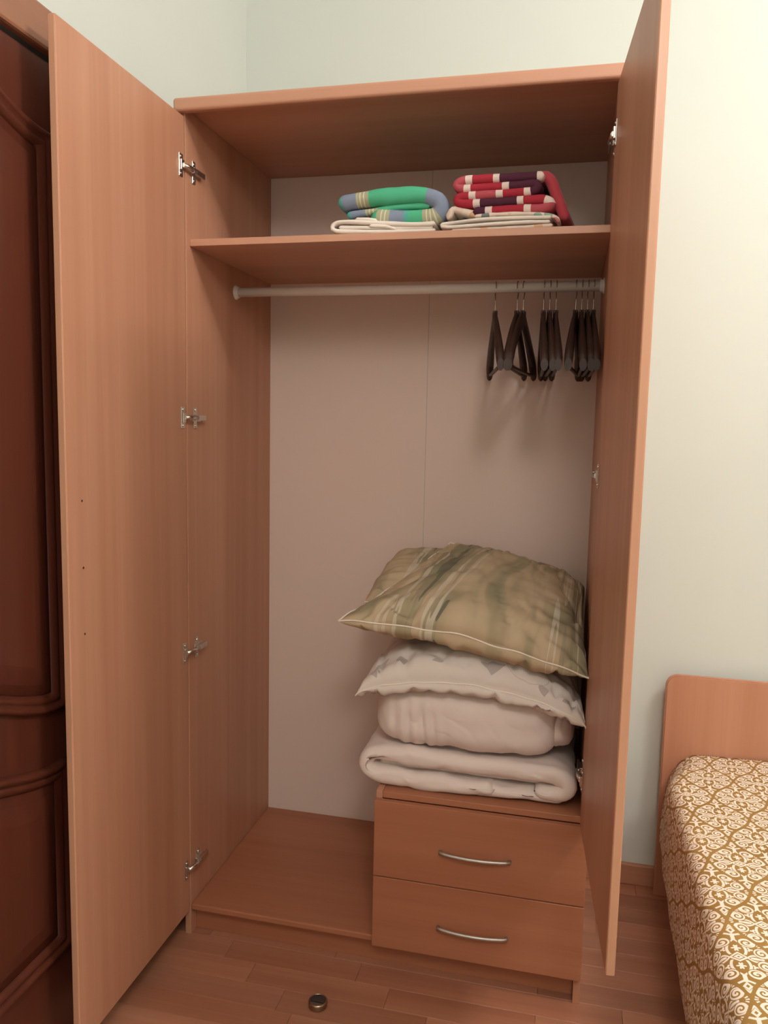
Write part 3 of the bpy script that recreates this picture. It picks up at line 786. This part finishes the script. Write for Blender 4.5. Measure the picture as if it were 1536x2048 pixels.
def sample(prof, k_):
    pts_ = [Vector((p[0], 0, p[1])) for p in prof]; i_ = min(int(k_), len(pts_) - 2); f_ = k_ - i_
    p0, p1, p2, p3 = pts_[max(i_ - 1, 0)], pts_[i_], pts_[i_ + 1], pts_[min(i_ + 2, len(pts_) - 1)]
    return 0.5 * (2 * p1 + (p2 - p0) * f_ + (2 * p0 - 5 * p1 + 4 * p2 - p3) * f_ ** 2 + (3 * p1 - p0 - 3 * p2 + p3) * f_ ** 3)
KS = [(len(profA) - 1) * q / 96 for q in range(97)]
P = [sample(profA, k_) for k_ in KS]; PB_ = [sample(profB, k_) for k_ in KS]
ylist = [0.4955 - 2.02 * j / 130 for j in range(131)]
grid = []; Ls = [0.0]
for i in range(1, len(P)): Ls.append(Ls[-1] + (P[i] - P[i - 1]).length)
for i, p in enumerate(P):
    d = (P[min(i + 1, len(P) - 1)] - P[max(i - 1, 0)]).normalized(); nn = Vector((-d.z, 0, d.x))
    colv = []
    for y_ in ylist:
        side = sstep(0.40, 0.22, p.z) if p.x < 1.4 else 0
        wob = 0.009 * side * nz(y_ * 5.5 + 2.0, p.z * 2.0, 1.0) - 0.012 * side * sstep(0.3, -0.4, y_)
        topw = 0.0025 * (1 - side) * nz(p.x * 7, y_ * 7, 4.0)
        hk = sstep(0.27, 0.50, y_)
        q = p.lerp(PB_[i], hk) + nn * topw + Vector((wob if p.x < 1.4 else 0, y_, 0))
        # hem dips a little
        if i == 0: q.z += 0.006 * nz(y_ * 6, 0.0, 2.0)
        colv.append((bm.verts.new(q), Ls[i], y_))
    grid.append(colv)
U0 = min(range(len(P)), key=lambda i_: abs(P[i_].x - 1.302) + (9 if P[i_].z < 0.43 else 0)); U0 = Ls[U0] + (1.302 - P[U0].x)
for A, B in zip(grid, grid[1:]):
    for j in range(len(A) - 1):
        q = (A[j], A[j + 1], B[j + 1], B[j])
        fce = bm.faces.new([v[0] for v in q]); fce.smooth = True
        for lpp, vv_ in zip(fce.loops, q): lpp[uvl].uv = (vv_[1] - U0, vv_[2] - 0.124)
bsp = obj('bedspread', bm, spread_m, None, origin=(1.65, -0.5, 0.17))
tag(bsp, 'olive brown bedspread with white scroll medallions draped over the bed', 'bedspread')
sm = bsp.modifiers.new('thickness', 'SOLIDIFY'); sm.thickness = 0.005; sm.offset = -1

# ================================================================ THE LITTLE ROUND FLOOR PIECE
k = empty('floor_disc', (0.414, -0.158, 0), 'small round dark disc with a metal rim lying on the floor before the wardrobe', 'disc')
bm = NB(); prof = [(0.0205, 0.0), (0.0218, 0.003), (0.0218, 0.012), (0.0205, 0.0150), (0.0185, 0.0155), (0.0182, 0.0120)]
rings = [[bm.verts.new((0.414 + r_ * math.cos(2 * math.pi * q / 36), -0.158 + r_ * math.sin(2 * math.pi * q / 36), z_)) for q in range(36)] for r_, z_ in prof]
for A, B in zip(rings, rings[1:]):
    for q in range(36): bm.faces.new((A[q], A[(q + 1) % 36], B[(q + 1) % 36], B[q])).smooth = True
bm.faces.new(rings[0][::-1]); fix(bm)
obj('rim', bm, metal('aged brass rim', (0.40, 0.30, 0.20), 0.3), k, label='thin worn metal rim')
gm, t, b = new_mat('glossy black', 0.12, 0.5); nn_ = noise_tex(t, mapping(t, coord(t), (50,) * 3), 1.0, 2); setc(t, b, ramp(t, nn_, [(0.3, (0.012, 0.009, 0.008)), (0.7, (0.02, 0.014, 0.012))]))
gm2, t, b = new_mat('brown lower cap', 0.35, 0.5); nn_ = noise_tex(t, mapping(t, coord(t), (50,) * 3), 1.0, 2); setc(t, b, ramp(t, nn_, [(0.3, (0.10, 0.055, 0.035)), (0.7, (0.14, 0.075, 0.05))]))
for nm, a0, a1, zt, mm in (('dark_cap', -20, 200, 0.0146, gm), ('lower_cap', 200, 340, 0.0130, gm2)):
    bm = NB(); ring = [(0.414 + 0.0181 * math.cos(math.radians(a0 + (a1 - a0) * q / 24)), -0.158 + 0.0181 * math.sin(math.radians(a0 + (a1 - a0) * q / 24))) for q in range(25)]
    A = [bm.verts.new((p[0], p[1], 0.001)) for p in ring]; B = [bm.verts.new((p[0], p[1], zt)) for p in ring]
    bm.faces.new(A[::-1]); bm.faces.new(B)
    for q in range(25): bm.faces.new((A[q], A[(q + 1) % 25], B[(q + 1) % 25], B[q]))
    fix(bm); obj(nm, bm, mm, k)
